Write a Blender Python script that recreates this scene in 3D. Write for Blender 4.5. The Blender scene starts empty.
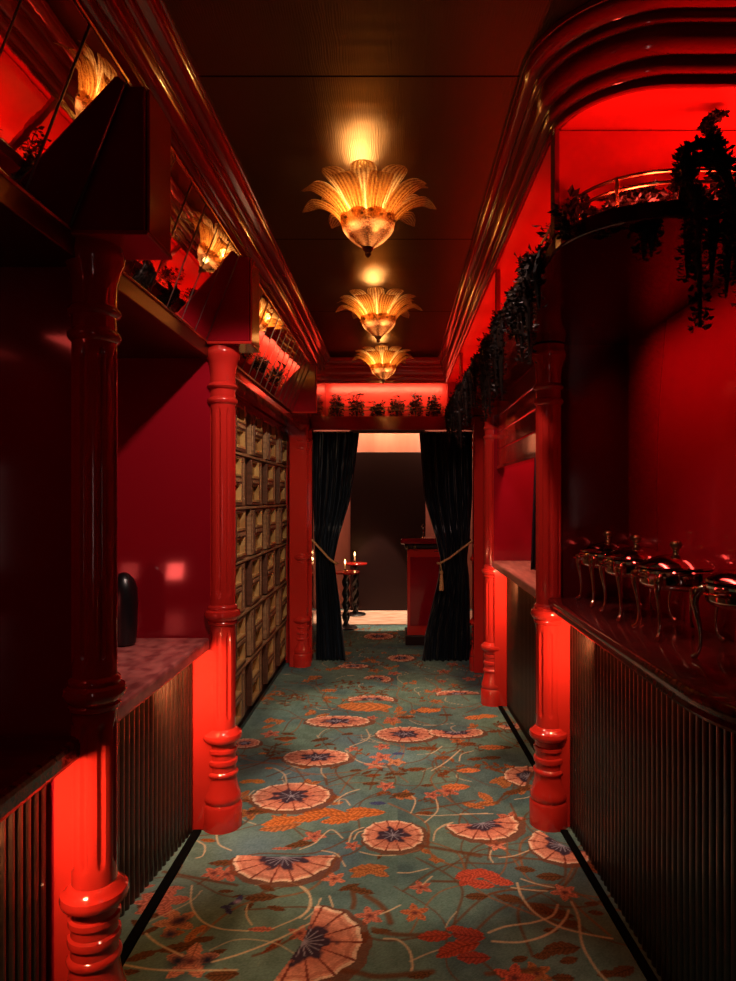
import bpy, math, random
import numpy as np
from mathutils import Vector, Matrix
PI = math.pi
random.seed(7)
scn = bpy.context.scene
C = scn.collection

# ---------------------------------------------------------------- camera
cam_d = bpy.data.cameras.new('camera'); cam = bpy.data.objects.new('camera', cam_d); C.objects.link(cam)
cam.location = (0, 0, 1.5); cam.rotation_euler = (PI/2, 0, 0)
cam_d.sensor_fit = 'HORIZONTAL'; cam_d.sensor_width = 36; cam_d.lens = 36*654/736
cam_d.shift_x = -29/736; cam_d.shift_y = 7.5/736; cam_d.clip_start = 0.05
scn.camera = cam

# ---------------------------------------------------------------- world, exposure
w = bpy.data.worlds.new('world'); scn.world = w; w.use_nodes = True
w.node_tree.nodes['Background'].inputs[0].default_value = (0.02, 0.004, 0.003, 1)
w.node_tree.nodes['Background'].inputs[1].default_value = 0.3
scn.view_settings.view_transform = 'Standard'; scn.view_settings.look = 'None'
scn.view_settings.gamma = 1; scn.view_settings.use_curve_mapping = False
scn.view_settings.exposure = 0.0

RED = (1, .035, .012); ORANGE = (1, .55, .26); WARM = (1, .68, .36); SOFT = (1, .74, .50)
def area(name, loc, rot, sx, sy, power, col, spread=180):
    l = bpy.data.lights.new(name, 'AREA'); l.shape = 'RECTANGLE'; l.size = sx; l.size_y = sy
    l.energy = power; l.color = col; l.spread = math.radians(spread)
    o = bpy.data.objects.new(name, l); o.location = loc; o.rotation_euler = [math.radians(a) for a in rot]; C.objects.link(o); return o
def point(name, loc, power, col, r=.03):
    l = bpy.data.lights.new(name, 'POINT'); l.energy = power; l.color = col; l.shadow_soft_size = r
    o = bpy.data.objects.new(name, l); o.location = loc; C.objects.link(o); return o
def spot(name, loc, target, power, col, deg, blend=.4, r=.02):
    l = bpy.data.lights.new(name, 'SPOT'); l.energy = power; l.color = col; l.spot_size = math.radians(deg)
    l.spot_blend = blend; l.shadow_soft_size = r
    o = bpy.data.objects.new(name, l); o.location = loc
    o.rotation_euler = (Vector(target)-Vector(loc)).to_track_quat('-Z', 'Y').to_euler(); C.objects.link(o); return o

# downlights recessed in the ceiling along the corridor
for i, (y, p) in enumerate([(1.50, 46), (2.95, 165), (4.35, 160)]):
    spot('downlight', (-.11, y, 2.74), (-.03, y+.15, 0), p, SOFT, 38, .45)
# niche coves (red LED)
area('cove_corridor', (.50, 3.95, 2.27), (0, -150, 0), .03, 3.7, 9, RED)
area('cove_front', (1.20, 1.70, 2.27), (155, 0, 0), 1.4, .03, 13, (1, .06, .035))
area('cove_end', (-.10, 5.965, 2.535), (42, 0, 0), 1.05, .015, 4.2, (1, .45, .22))
# under-counter LEDs
area('led_left_counter', (-.90, 2.42, .80), (0, 0, 0), .015, .95, 1.6, (1, .50, .16))
area('led_left_front', (-.90, 1.2, .80), (0, 0, 0), .015, .95, 1.3, (1, .50, .16))
area('led_right_counter', (.75, 2.35, .975), (0, 0, 0), .015, 1.1, .9, (1, .30, .10))
area('led_right_back_counter', (.76, 3.95, .985), (0, 0, 0), .015, 1.3, 1.8, (1, .45, .15))
area('led_left_return', (-.875, 2.55, .80), (60, 0, 0), .05, .03, 3.6, ORANGE, 120)
area('led_left_return_front', (-.915, 1.42, .79), (60, 0, 0), .05, .03, 3, ORANGE, 120)
area('led_right_return', (.76, 2.65, .97), (55, 0, 0), .05, .03, 2.2, ORANGE, 120)
area('led_right_return_back', (.76, 4.30, .98), (55, 0, 0), .05, .03, 3, ORANGE, 120)
# bays
area('bay_right_front', (.78, 2.25, 2.19), (0, -38, 0), .06, 1.0, 3, (1, .07, .06), 110)
area('bay_right_back', (.90, 3.9, 2.19), (0, 0, 0), .15, 1.0, 20, (1, .38, .30))
area('bay_left', (-1.36, 1.93, 1.05), (105, 0, 0), .10, .10, .6, (1, .10, .08))
# fill spots added to brighten the columns, rose counter and bar; cabinet ceiling spot
spot('column_fill_left', (-.30, 1.95, 2.72), (-.80, 3.0, 1.30), 85, (1, .70, .60), 58, .5, .03)
spot('column_fill_right', (.12, 1.95, 2.72), (.70, 3.05, 1.25), 55, (1, .60, .50), 58, .5, .03)
spot('column_fill_far', (-.20, 3.25, 2.72), (.70, 4.85, 1.35), 60, (1, .60, .52), 50, .6, .03)
spot('counter_fill', (.10, 1.75, 2.72), (-.95, 2.40, .87), 90, (1, .72, .60), 27, .7, .03)
spot('bar_fill', (-.15, 1.55, 2.72), (.90, 2.25, 1.15), 34, (1, .72, .55), 32, .7, .03)
area('rear_streak_fill', (.20, -1.6, 1.35), (90, 0, 0), .07, .85, .9, (1, .62, .55))  # unseen strip light added behind the camera for streaks on the columns
area('bay_left_front', (-1.3, .9, 2.12), (0, 0, 0), .1, .4, .8, (1, .08, .06))  # red fill added to lift the dark near-left bay wall
spot('cabinet_lamp', (-.25, 3.35, 2.70), (-1.0, 4.95, 1.1), 105, SOFT, 72, .7, .02)
# beyond the doorway
spot('lounge_floor_spot', (-.25, 8.15, 2.72), (-.25, 8.17, 0), 420, (1, .75, .52), 34, .1)
area('lounge_wall_light', (-.1, 8.45, 2.70), (48, 0, 0), 1.3, .05, 14, (1, .66, .36), 120)
area('lounge_wall_wash_left', (-.95, 8.62, 2.70), (12, 0, 0), .3, .05, 9, (1, .50, .36), 90)
area('lounge_wall_wash_right', (.62, 8.62, 2.70), (12, 0, 0), .3, .05, 9, (1, .50, .36), 90)

# ---------------------------------------------------------------- materials
def mat(name, col, rough=.5, metal=0, coat=0, spec=.5, bump=None, var=None, **kw):
    m = bpy.data.materials.new(name); m.use_nodes = True; nt = m.node_tree; b = nt.nodes['Principled BSDF']
    b.inputs['Base Color'].default_value = (*col, 1); b.inputs['Roughness'].default_value = rough
    b.inputs['Metallic'].default_value = metal; b.inputs['Coat Weight'].default_value = coat
    b.inputs['Coat Roughness'].default_value = .06
    b.inputs['Specular IOR Level'].default_value = spec
    for k, v in kw.items(): b.inputs[k.replace('_', ' ')].default_value = v
    tc = nt.nodes.new('ShaderNodeTexCoord')
    if var or bump:
        mp = nt.nodes.new('ShaderNodeMapping'); nt.links.new(tc.outputs['Object'], mp.inputs[0])
        sc = (var or bump)[0]; mp.inputs['Scale'].default_value = sc
        n = nt.nodes.new('ShaderNodeTexNoise'); n.inputs['Scale'].default_value = 1; n.inputs['Detail'].default_value = 4
        nt.links.new(mp.outputs[0], n.inputs['Vector'])
    if var:
        r = nt.nodes.new('ShaderNodeValToRGB'); r.color_ramp.elements[0].position = .35; r.color_ramp.elements[1].position = .65
        r.color_ramp.elements[0].color = (*var[1], 1); r.color_ramp.elements[1].color = (*col, 1)
        nt.links.new(n.outputs[0], r.inputs[0]); nt.links.new(r.outputs[0], b.inputs['Base Color'])
    if bump:
        bp = nt.nodes.new('ShaderNodeBump'); bp.inputs['Strength'].default_value = bump[1]; bp.inputs['Distance'].default_value = .01
        nt.links.new(n.outputs[0], bp.inputs['Height']); nt.links.new(bp.outputs[0], b.inputs['Normal'])
    return m
lacquer = mat('red_lacquer', (.48, .020, .014), .13, coat=.5, bump=((2.5, 2.5, 1.2), .05))
lacquer_dark = mat('oxblood_lacquer', (.24, .004, .011), .10, coat=.4, bump=((1.5, 1.5, .8), .04))
cornice_red = mat('deep_red_lacquer', (.30, .012, .011), .11, coat=.6)
alcove_shaded = mat('shaded_oxblood_lacquer', (.055, .002, .003), .12, coat=.4)  # oxblood lacquer darkened: shade of alcove wall and soffit is in the colour
niche_red = mat('niche_red_paint', (.62, .030, .022), .35)
fluted = mat('dark_stained_fluted_wood', (.030, .012, .007), .28, coat=.3, var=((3, 3, 60), (.014, .006, .004)))
counter_dark = mat('dark_polished_mahogany', (.15, .018, .015), .16, coat=.3, spec=.35, var=((6, 60, 60), (.06, .008, .008)))
counter_rose = mat('rose_stone', (.36, .10, .085), .28, var=((22, 14, 22), (.16, .03, .03)), bump=((30, 30, 30), .06))
counter_tan = mat('tan_wood_top', (.55, .26, .17), .3, var=((40, 6, 30), (.32, .12, .08)))
brass = mat('aged_brass', (.62, .38, .15), .25, 1, var=((20, 20, 20), (.42, .24, .09)))
brass_dark = mat('dark_bronze', (.20, .11, .05), .35, 1)
silver = mat('polished_silver', (.80, .66, .58), .08, 1)
silver_warm = mat('gilt_leg_metal', (.78, .58, .42), .14, 1)
black = mat('black_wood', (.006, .005, .006), .35)
mirror_m = mat('antique_mirror', (.80, .74, .70), .015, 1, bump=((3, 5, 5), .03))
lead = mat('mirror_came', (.20, .15, .12), .3, 1)
velvet = mat('navy_velvet', (.002, .003, .006), .38, Sheen_Weight=.12, Sheen_Roughness=.3)
velvet.node_tree.nodes['Principled BSDF'].inputs['Sheen Tint'].default_value = (.35, .5, .8, 1)
rope_m = mat('gold_rope', (.55, .30, .12), .6, var=((80, 80, 160), (.30, .14, .05)))
leaf_m = mat('dark_leaf', (.004, .003, .003), .4, spec=.25, var=((30, 30, 30), (.010, .005, .003)))
stem_m = mat('dark_stem', (.015, .008, .006), .5)
glint_leaf = mat('gold_glint_leaf', (.65, .38, .16), .3, .8)
cab_wood = mat('cabinet_walnut', (.11, .045, .028), .38, var=((8, 8, 50), (.07, .028, .016)))
cab_pale = mat('worn_rail_wood', (.30, .17, .09), .4, var=((10, 10, 60), (.18, .09, .045)))
cab_gold = mat('brass_window_liner', (.58, .38, .16), .32, .35, var=((9, 9, 9), (.36, .19, .07)))
cab_pane = mat('dim_gold_pane', (.34, .20, .06), .25, .5, var=((14, 14, 9), (.16, .08, .025)))
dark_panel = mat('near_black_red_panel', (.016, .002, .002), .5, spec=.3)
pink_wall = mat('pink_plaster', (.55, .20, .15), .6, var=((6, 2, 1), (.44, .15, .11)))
wax = mat('candle_wax', (.85, .72, .55), .5, Subsurface_Weight=.2)
strip_black = mat('matte_black_strip', (.002, .002, .002), .9, spec=.05)  # flat matte black for the strips along the floor
reflection_m = mat('reflection_black', (.004, .003, .004), .3)
redglass = mat('ruby_glass', (.5, .01, .02), .08, Transmission_Weight=.6)

def emis(name, col, s):
    m = bpy.data.materials.new(name); m.use_nodes = True; nt = m.node_tree; nt.nodes.clear()
    e = nt.nodes.new('ShaderNodeEmission'); e.inputs[0].default_value = (*col, 1); e.inputs[1].default_value = s
    o = nt.nodes.new('ShaderNodeOutputMaterial'); nt.links.new(e.outputs[0], o.inputs[0]); return m
flame_m = emis('candle_flame', (1, .55, .2), 9)

def make_glass(lo=(.30, .10, .02), hi=(.92, .56, .22), name='amber_ribbed_glass', clear=.22):
    m = bpy.data.materials.new(name); m.use_nodes = True; nt = m.node_tree; nt.nodes.clear(); N = nt.nodes.new; L = nt.links.new
    out = N('ShaderNodeOutputMaterial'); uv = N('ShaderNodeUVMap'); sep = N('ShaderNodeSeparateXYZ'); L(uv.outputs[0], sep.inputs[0])
    mul = N('ShaderNodeMath'); mul.operation = 'MULTIPLY'; mul.inputs[1].default_value = 2*PI*6; L(sep.outputs[0], mul.inputs[0])
    sn = N('ShaderNodeMath'); sn.operation = 'COSINE'; L(mul.outputs[0], sn.inputs[0])
    noi = N('ShaderNodeTexNoise'); noi.inputs['Scale'].default_value = 190; noi.inputs['Detail'].default_value = 3
    tc = N('ShaderNodeTexCoord'); L(tc.outputs['Object'], noi.inputs['Vector'])
    h = N('ShaderNodeMath'); h.operation = 'MULTIPLY_ADD'; h.inputs[1].default_value = .22; L(sn.outputs[0], h.inputs[0]); L(noi.outputs[0], h.inputs[2])
    bp = N('ShaderNodeBump'); bp.inputs['Strength'].default_value = .6; bp.inputs['Distance'].default_value = .006; L(h.outputs[0], bp.inputs['Height'])
    ramp = N('ShaderNodeValToRGB'); e = ramp.color_ramp.elements; e[0].position = .25; e[1].position = .75
    e[0].color = (*lo, 1); e[1].color = (*hi, 1); L(h.outputs[0], ramp.inputs[0])
    tr = N('ShaderNodeBsdfTranslucent'); L(ramp.outputs[0], tr.inputs[0]); L(bp.outputs[0], tr.inputs['Normal'])
    df = N('ShaderNodeBsdfDiffuse'); L(ramp.outputs[0], df.inputs[0]); L(bp.outputs[0], df.inputs['Normal'])
    gl = N('ShaderNodeBsdfGlossy'); gl.inputs['Roughness'].default_value = .12; gl.inputs[0].default_value = (1, .8, .55, 1); L(bp.outputs[0], gl.inputs['Normal'])
    tp = N('ShaderNodeBsdfTransparent'); tp.inputs[0].default_value = (1, .68, .32, 1)
    def mix(a, b, f):
        x = N('ShaderNodeMixShader'); x.inputs[0].default_value = f; L(a.outputs[0], x.inputs[1]); L(b.outputs[0], x.inputs[2]); return x
    s = mix(mix(mix(tr, df, .25), gl, .15), tp, clear)
    L(s.outputs[0], out.inputs[0]); return m
glass = make_glass(); bowl_glass = make_glass((.12, .035, .012), (.46, .20, .08), 'smoky_amber_bowl_glass', .12)

def make_ceiling():
    m = bpy.data.materials.new('lacquered_oak_ceiling'); m.use_nodes = True; nt = m.node_tree; nt.nodes.clear(); N = nt.nodes.new; L = nt.links.new
    tc = N('ShaderNodeTexCoord')
    mp = N('ShaderNodeMapping'); mp.inputs['Scale'].default_value = (22, 5, 1); L(tc.outputs['Object'], mp.inputs[0])
    wv = N('ShaderNodeTexWave'); wv.inputs['Scale'].default_value = 2.0; wv.inputs['Distortion'].default_value = 9; wv.inputs['Detail'].default_value = 3
    wv.inputs['Detail Scale'].default_value = .7; L(mp.outputs[0], wv.inputs['Vector'])
    mp2 = N('ShaderNodeMapping'); mp2.inputs['Scale'].default_value = (2, 16, 1); L(tc.outputs['Object'], mp2.inputs[0])
    ns = N('ShaderNodeTexNoise'); ns.inputs['Scale'].default_value = 1; ns.inputs['Detail'].default_value = 1; L(mp2.outputs[0], ns.inputs['Vector'])
    sep = N('ShaderNodeSeparateXYZ'); L(tc.outputs['Object'], sep.inputs[0])
    md = N('ShaderNodeMath'); md.operation = 'ADD'; md.inputs[1].default_value = -1.95+12.3; L(sep.outputs[1], md.inputs[0])
    mm = N('ShaderNodeMath'); mm.operation = 'MODULO'; mm.inputs[1].default_value = 1.23; L(md.outputs[0], mm.inputs[0])
    lt = N('ShaderNodeMath'); lt.operation = 'LESS_THAN'; lt.inputs[1].default_value = .008; L(mm.outputs[0], lt.inputs[0])
    mx = N('ShaderNodeMix'); mx.data_type = 'RGBA'; L(lt.outputs[0], mx.inputs[0])
    mx.inputs[6].default_value = (.15, .085, .036, 1); mx.inputs[7].default_value = (.01, .005, .003, 1)
    bp = N('ShaderNodeBump'); bp.inputs['Strength'].default_value = .14; bp.inputs['Distance'].default_value = .003; L(wv.outputs[0], bp.inputs['Height'])
    bp2 = N('ShaderNodeBump'); bp2.inputs['Strength'].default_value = .45; bp2.inputs['Distance'].default_value = .006; L(ns.outputs[0], bp2.inputs['Height']); L(bp.outputs[0], bp2.inputs['Normal'])
    g = N('ShaderNodeBsdfGlossy'); g.distribution = 'BECKMANN'; g.inputs['Roughness'].default_value = .44; L(mx.outputs[2], g.inputs[0]); L(bp2.outputs[0], g.inputs['Normal'])
    d = N('ShaderNodeBsdfDiffuse'); d.inputs[0].default_value = (.022, .009, .004, 1)
    ms = N('ShaderNodeMixShader'); ms.inputs[0].default_value = .75; L(d.outputs[0], ms.inputs[1]); L(g.outputs[0], ms.inputs[2])
    o = N('ShaderNodeOutputMaterial'); L(ms.outputs[0], o.inputs[0])
    return m
ceil_m = make_ceiling()

# ---------------------------------------------------------------- mesh helpers
class MB:
    def __init__(s): s.v = []; s.f = []; s.uv = {}
    def add(s, vs, fs):
        n = len(s.v); s.v += [tuple(p) for p in vs]; s.f += [tuple(i+n for i in f) for f in fs]
    def box(s, x0, x1, y0, y1, z0, z1):
        s.add([(x0,y0,z0),(x1,y0,z0),(x1,y1,z0),(x0,y1,z0),(x0,y0,z1),(x1,y0,z1),(x1,y1,z1),(x0,y1,z1)],
              [(0,3,2,1),(4,5,6,7),(0,1,5,4),(1,2,6,5),(2,3,7,6),(3,0,4,7)]); return s
    def prism(s, poly, y0, y1):      # poly in (x,z), extruded along y
        n = len(poly); s.add([(x,y0,z) for x,z in poly]+[(x,y1,z) for x,z in poly],
            [tuple(range(n)), tuple(range(2*n-1,n-1,-1))]+[(i,(i+n),(i+1)%n+n,(i+1)%n) for i in range(n)]); return s
    def slab(s, poly, z0, z1):       # poly in (x,y)
        n = len(poly); s.add([(x,y,z0) for x,y in poly]+[(x,y,z1) for x,y in poly],
            [tuple(range(n-1,-1,-1)), tuple(range(n,2*n))]+[(i,(i+1)%n,(i+1)%n+n,i+n) for i in range(n)]); return s
    def lathe(s, prof, cx=0, cy=0, cz=0, n=32, cap=True, rf=None):
        vs = []; fs = []
        for r, z in prof:
            for k in range(n):
                a = 2*PI*k/n; rr = rf(r, z, a) if rf else r
                vs.append((cx+rr*math.cos(a), cy+rr*math.sin(a), cz+z))
        for j in range(len(prof)-1):
            for k in range(n):
                k2 = (k+1) % n; fs.append((j*n+k, j*n+k2, (j+1)*n+k2, (j+1)*n+k))
        if cap: fs.append(tuple(range(n-1,-1,-1))); fs.append(tuple((len(prof)-1)*n+k for k in range(n)))
        s.add(vs, fs); return s
    def tube(s, pts, rad, n=8):
        pts = [Vector(p) for p in pts]; vs = []; fs = []; m = len(pts)
        R = rad if hasattr(rad, '__len__') else [rad]*m
        t0 = (pts[1]-pts[0]).normalized(); up = Vector((0,0,1)) if abs(t0.z) < .9 else Vector((1,0,0))
        nrm = t0.cross(up).normalized()
        for i in range(m):
            t = (pts[min(i+1,m-1)]-pts[max(i-1,0)]).normalized()
            nrm = (nrm - t*nrm.dot(t)).normalized(); b = t.cross(nrm)
            for k in range(n):
                a = 2*PI*k/n; vs.append(pts[i]+(nrm*math.cos(a)+b*math.sin(a))*R[i])
        for i in range(m-1):
            for k in range(n):
                k2 = (k+1) % n; fs.append((i*n+k, i*n+k2, (i+1)*n+k2, (i+1)*n+k))
        fs.append(tuple(range(n-1,-1,-1))); fs.append(tuple((m-1)*n+k for k in range(n)))
        s.add(vs, fs); return s
    def build(s, name, m, parent=None, smooth=False, bevel=0, kind=None):
        me = bpy.data.meshes.new(name); me.from_pydata(s.v, [], s.f); me.update()
        me.materials.append(m)
        if smooth:
            me.polygons.foreach_set('use_smooth', [True]*len(me.polygons)); me.set_sharp_from_angle(angle=math.radians(38))
        o = bpy.data.objects.new(name, me); C.objects.link(o)
        if parent: o.parent = parent
        if bevel:
            b = o.modifiers.new('bevel', 'BEVEL'); b.width = bevel; b.segments = 2; b.limit_method = 'ANGLE'
        if kind: o['kind'] = kind
        return o
def empty(name, loc, label, cat, group=None, rz=0):
    o = bpy.data.objects.new(name, None); C.objects.link(o); o.location = loc; o.rotation_euler = (0,0,rz); o.empty_display_size = .05
    o['label'] = label; o['category'] = cat
    if group: o['group'] = group
    return o
def tag(o, label, cat, group=None):
    o['label'] = label; o['category'] = cat
    if group: o['group'] = group
    return o
def copy_tree(o, parent=None):
    c = o.copy(); C.objects.link(c)
    if parent: c.parent = parent
    for ch in list(o.children): copy_tree(ch, c)
    return c
def S(name, mb, m, **k): return mb.build(name, m, kind='structure', **k)
def arc(cx, cy, r, a0, a1, n): return [(cx+r*math.cos(math.radians(a0+(a1-a0)*i/n)), cy+r*math.sin(math.radians(a0+(a1-a0)*i/n))) for i in range(n+1)]
def sweep(path, prof, flip=1):
    """path in (x,y); prof list of (out, z); 'out' to the left of travel * flip"""
    mb = MB(); n = len(path); m = len(prof); vs = []; fs = []
    for i in range(n):
        d0 = Vector(path[i])-Vector(path[max(i-1,0)]) if i else Vector(path[1])-Vector(path[0])
        d1 = Vector(path[min(i+1,n-1)])-Vector(path[i]) if i < n-1 else d0
        d0.normalize(); d1.normalize(); t = (d0+d1).normalized()
        nr = Vector((-t.y, t.x))*flip; k = 1/max(.3, t.dot(d0))
        for o, z in prof: vs.append((path[i][0]+nr.x*o*k, path[i][1]+nr.y*o*k, z))
    for i in range(n-1):
        for j in range(m): fs.append((i*m+j, (i+1)*m+j, (i+1)*m+(j+1)%m, i*m+(j+1)%m))
    fs.append(tuple(range(m))); fs.append(tuple((n-1)*m+j for j in range(m-1,-1,-1)))
    mb.add(vs, fs); return mb

CZ = 2.76     # ceiling
LZ = 2.25     # ledge top
YE = 5.95     # end wall

# ---------------------------------------------------------------- carpet
def build_floor():
    f = 654.
    xs = np.concatenate([np.linspace(-2.2, -1.12, 8), np.arange(-1.10, .97, .005), np.linspace(1.0, 3.2, 12)])
    ys = [-1.8, -1.0, 0., .5, 1.0, 1.5]; y = 1.75
    while y < 9.4:
        ys.append(y); y += max(.0035, .6*y*y/981)
    ys = np.array(ys+[9.4]); X, Y = np.meshgrid(xs, ys)
    rng = np.random.RandomState(3)
    col = np.empty(X.shape+(3,)); 
    def vnoise(s, seed):
        r = np.random.RandomState(seed); g = r.rand(64, 64)
        u = (X/s) % 63; v = (Y/s) % 63; i = u.astype(int); j = v.astype(int); a = u-i; b = v-j
        a = a*a*(3-2*a); b = b*b*(3-2*b)
        return (g[j,i]*(1-a)+g[j,(i+1)%64]*a)*(1-b)+(g[(j+1)%64,i]*(1-a)+g[(j+1)%64,(i+1)%64]*a)*b
    n1 = vnoise(.22, 1); n2 = vnoise(.045, 2); n3 = vnoise(.02, 5)
    teal = np.array((.120, .195, .165)); deep = np.array((.075, .130, .140)); blue = np.array((.10, .17, .26))
    t = np.clip((n1-.35)*2.2, 0, 1)[..., None]; col[:] = teal*(1-t)+deep*t
    col *= (.82+.36*n2)[..., None]
    def W(px, py):
        d = 981./(py-498.); return np.array(((px-397.)*d/f, d))
    T = {1:(120,820,3.68), 2:(300,820,4.089), 3:(460,800,3.68), 4:(230,720,4.329), 5:(390,700,4.329), 6:(230,650,2.726), 0:(0,0,1)}
    def P(t, x, y): o = T[t]; return W(o[0]+x/o[2], o[1]+y/o[2])
    def win(c, r):
        i0, i1 = np.searchsorted(xs, [c[0]-r, c[0]+r]); j0, j1 = np.searchsorted(ys, [c[1]-r, c[1]+r])
        return slice(max(j0-1,0), j1+1), slice(max(i0-1,0), i1+1)
    def put(sl, mask, c, a=1.):
        m = (np.clip(mask, 0, 1)*a)[..., None]; col[sl] = col[sl]*(1-m)+np.array(c)*m
    def blob(c, r, colr, a=.5):
        sl = win(c, r*1.5); D = np.hypot(X[sl]-c[0], Y[sl]-c[1]); put(sl, np.clip(1.2-D/r, 0, 1), colr, a)
    def line(pts, wd, colr, a=1.):
        pts = [np.array(p) for p in pts]
        c = sum(pts)/len(pts); r = max(np.hypot(*(p-c)) for p in pts)+wd*2; sl = win(c, r); D = np.full(X[sl].shape, 9.)
        x = X[sl]; yy = Y[sl]
        for p, q in zip(pts[:-1], pts[1:]):
            d = q-p; L = max(d@d, 1e-9); tt = np.clip(((x-p[0])*d[0]+(yy-p[1])*d[1])/L, 0, 1)
            D = np.minimum(D, np.hypot(x-p[0]-tt*d[0], yy-p[1]-tt*d[1]))
        put(sl, 1.5-D/wd, colr, a)
    def curve(pts, wd, colr, a=1.):
        pts = [np.array(p, float) for p in pts]
        if len(pts) > 2:
            out = []; Q = [pts[0]]+pts+[pts[-1]]
            for i in range(1, len(Q)-2):
                for k in range(7):
                    t = k/7; p0,p1,p2,p3 = Q[i-1:i+3]
                    out.append(.5*((2*p1)+(-p0+p2)*t+(2*p0-5*p1+4*p2-p3)*t*t+(-p0+3*p1-3*p2+p3)*t**3))
            pts = out+[pts[-1]]
        line(pts, wd, colr, a)
    CRE = (.60, .44, .28); BRN = (.125, .050, .020); RUST = (.40, .14, .05); COR = (.46, .14, .09)
    def leaf(c, L, ang, colr=BRN, fat=.36):
        sl = win(c, L*.6); x = X[sl]-c[0]; yy = Y[sl]-c[1]; ca, sa = math.cos(ang), math.sin(ang)
        u = (x*ca+yy*sa)/(L/2); v = (-x*sa+yy*ca)/(L/2)
        e = fat*(1-np.clip(np.abs(u), 0, 1)**2.2)+.05*np.sin(u*14)*(1-np.abs(u))
        m = (np.abs(v) < e)&(np.abs(u) < 1); vein = .72+.45*((np.sin((u+np.abs(v)*.8)*22) > 0))*1.0
        mm = m.astype(float)[..., None]; cc = np.array(colr)*vein[..., None]; col[sl] = col[sl]*(1-mm)+cc*mm
        put(sl, (np.abs(v) < .03)&m, tuple(np.array(colr)*.45))
    def sprig(c, L, ang, n=5, colr=BRN):
        p = c-np.array((math.cos(ang), math.sin(ang)))*L; q = c+np.array((math.cos(ang), math.sin(ang)))*L
        line([p, q], .004, BRN)
        for k in range(n):
            t = k/(n-1) if n > 1 else .5; o = p+(q-p)*t; s = 1 if k % 2 else -1; a = ang+s*.9
            leaf(o+np.array((math.cos(a), math.sin(a)))*L*.42, L*.85, a, colr)
    def flower(c, R, a0=0, a1=360, sq=1.0, npet=14, tone=1.):
        sl = win(c, R*1.4); x = X[sl]-c[0]; yy = (Y[sl]-c[1])/sq; D = np.hypot(x, yy)/R; A = np.degrees(np.arctan2(yy, x)) % 360
        inside = ((A-a0) % 360) <= (a1-a0)
        edge = 1+.02*np.cos(np.radians(A)*npet)+.05*(n2[sl]-.5)
        # ragged dark brown halo
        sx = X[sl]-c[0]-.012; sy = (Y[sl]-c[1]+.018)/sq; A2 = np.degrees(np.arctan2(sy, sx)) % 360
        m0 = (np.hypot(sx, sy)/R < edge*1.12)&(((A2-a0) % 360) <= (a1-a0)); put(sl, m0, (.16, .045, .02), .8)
        m = (D < edge)&inside
        tt = np.clip(D/edge, 0, 1)[..., None]
        cc = np.array((.42, .085, .055))*(1-tt**1.3)+np.array((.68, .31, .21))*tt**1.3
        cc = np.where(tt > .93, np.array((.74, .50, .36)), cc); cc = np.where((tt > .80)&(tt < .87), np.array((.50, .18, .12)), cc)
        ph = (A*npet/360.) % 1; rib = (np.abs(ph-.5) > .44)&(D > .3)
        cc = np.where(rib[..., None], np.array((.20, .045, .03)), cc)*(.85+.3*n3[sl])[..., None]*tone
        mm = m.astype(float)[..., None]; col[sl] = col[sl]*(1-mm)+cc*mm
        cen = np.clip((.52+.09*np.cos(np.radians(A)*npet*.5)+.25*(n3[sl]-.5)-D)*9, 0, 1)*inside; put(sl, cen, (.022, .020, .042), .95)
        for k in range(9):
            a = math.radians(a0+(a1-a0)*(k+.5)/9)
            line([c, c+np.array((math.cos(a)*R*.36, math.sin(a)*R*.36*sq))], .0022, (.30, .28, .36), .8)
    def bud(c, r, colr=COR):
        for k in range(5):
            a = k*2*PI/5+c[0]*7; leaf(c+np.array((math.cos(a), math.sin(a)))*r*.55, r*1.2, a, colr, .5)
        blob(c, r*.3, (.12, .03, .03), 1)
    def tend(t, pts, wd=.0032, a=.85): curve([P(t, *p) for p in pts], wd, CRE, a)
    def stem(t, pts, wd=.006, a=.9): curve([P(t, *p) for p in pts], wd, BRN, a)
    # blue washes
    for px, py, r in ((300, 775, .30), (330, 805, .22), (330, 862, .16), (255, 845, .18), (385, 760, .2), (350, 740, .2)): blob(W(px, py), r, blue, .55)
    # background foliage everywhere
    for k in range(420):
        c = np.array((rng.uniform(-1.0, .9), rng.uniform(1.7, 9.3))); near = c[1] < 3.05
        if near and rng.rand() < .85: continue
        a = rng.uniform(0, PI); L = rng.uniform(.035, .095)
        k2 = rng.rand()
        if k2 < .42: sprig(c, L, a, rng.randint(3, 7), BRN if rng.rand() < .6 else (.22, .07, .02))
        elif k2 < .62: bud(c, L*.7, COR if rng.rand() < .5 else RUST)
        elif k2 < .8:
            for q in range(3): leaf(c+rng.uniform(-.06, .06, 2), L*1.4, a+q*.6, RUST, .42)
        else:
            d = np.array((math.cos(a), math.sin(a))); n_ = np.array((-d[1], d[0]))
            curve([c-d*L*1.7, c-d*L*.5+n_*L*.6, c+d*L*.6+n_*L*.7, c+d*L*1.5-n_*L*.1], .003, CRE, .7)
    for k in range(190):
        c = np.array((rng.uniform(-1.0, .9), rng.uniform(2.2, 9.3))); a = rng.uniform(0, 2*PI); d = np.array((math.cos(a), math.sin(a))); n_ = np.array((-d[1], d[0]))
        curve([c-d*.35, c-d*.1+n_*.08, c+d*.15-n_*.02, c+d*.38+n_*.1], rng.uniform(.003,.006), BRN if k % 3 else (.24,.10,.04), .8)
    # large brown, rust and orange shapes read off the photograph
    for a in ((1,280,150,490,540),): pass
    L_ = lambda t, x, y, wpx, ang, colr=BRN, fat=.36: leaf(P(t, x, y), wpx/T[t][2]*P(t, x, y)[1]/f, ang, colr, fat)
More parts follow.
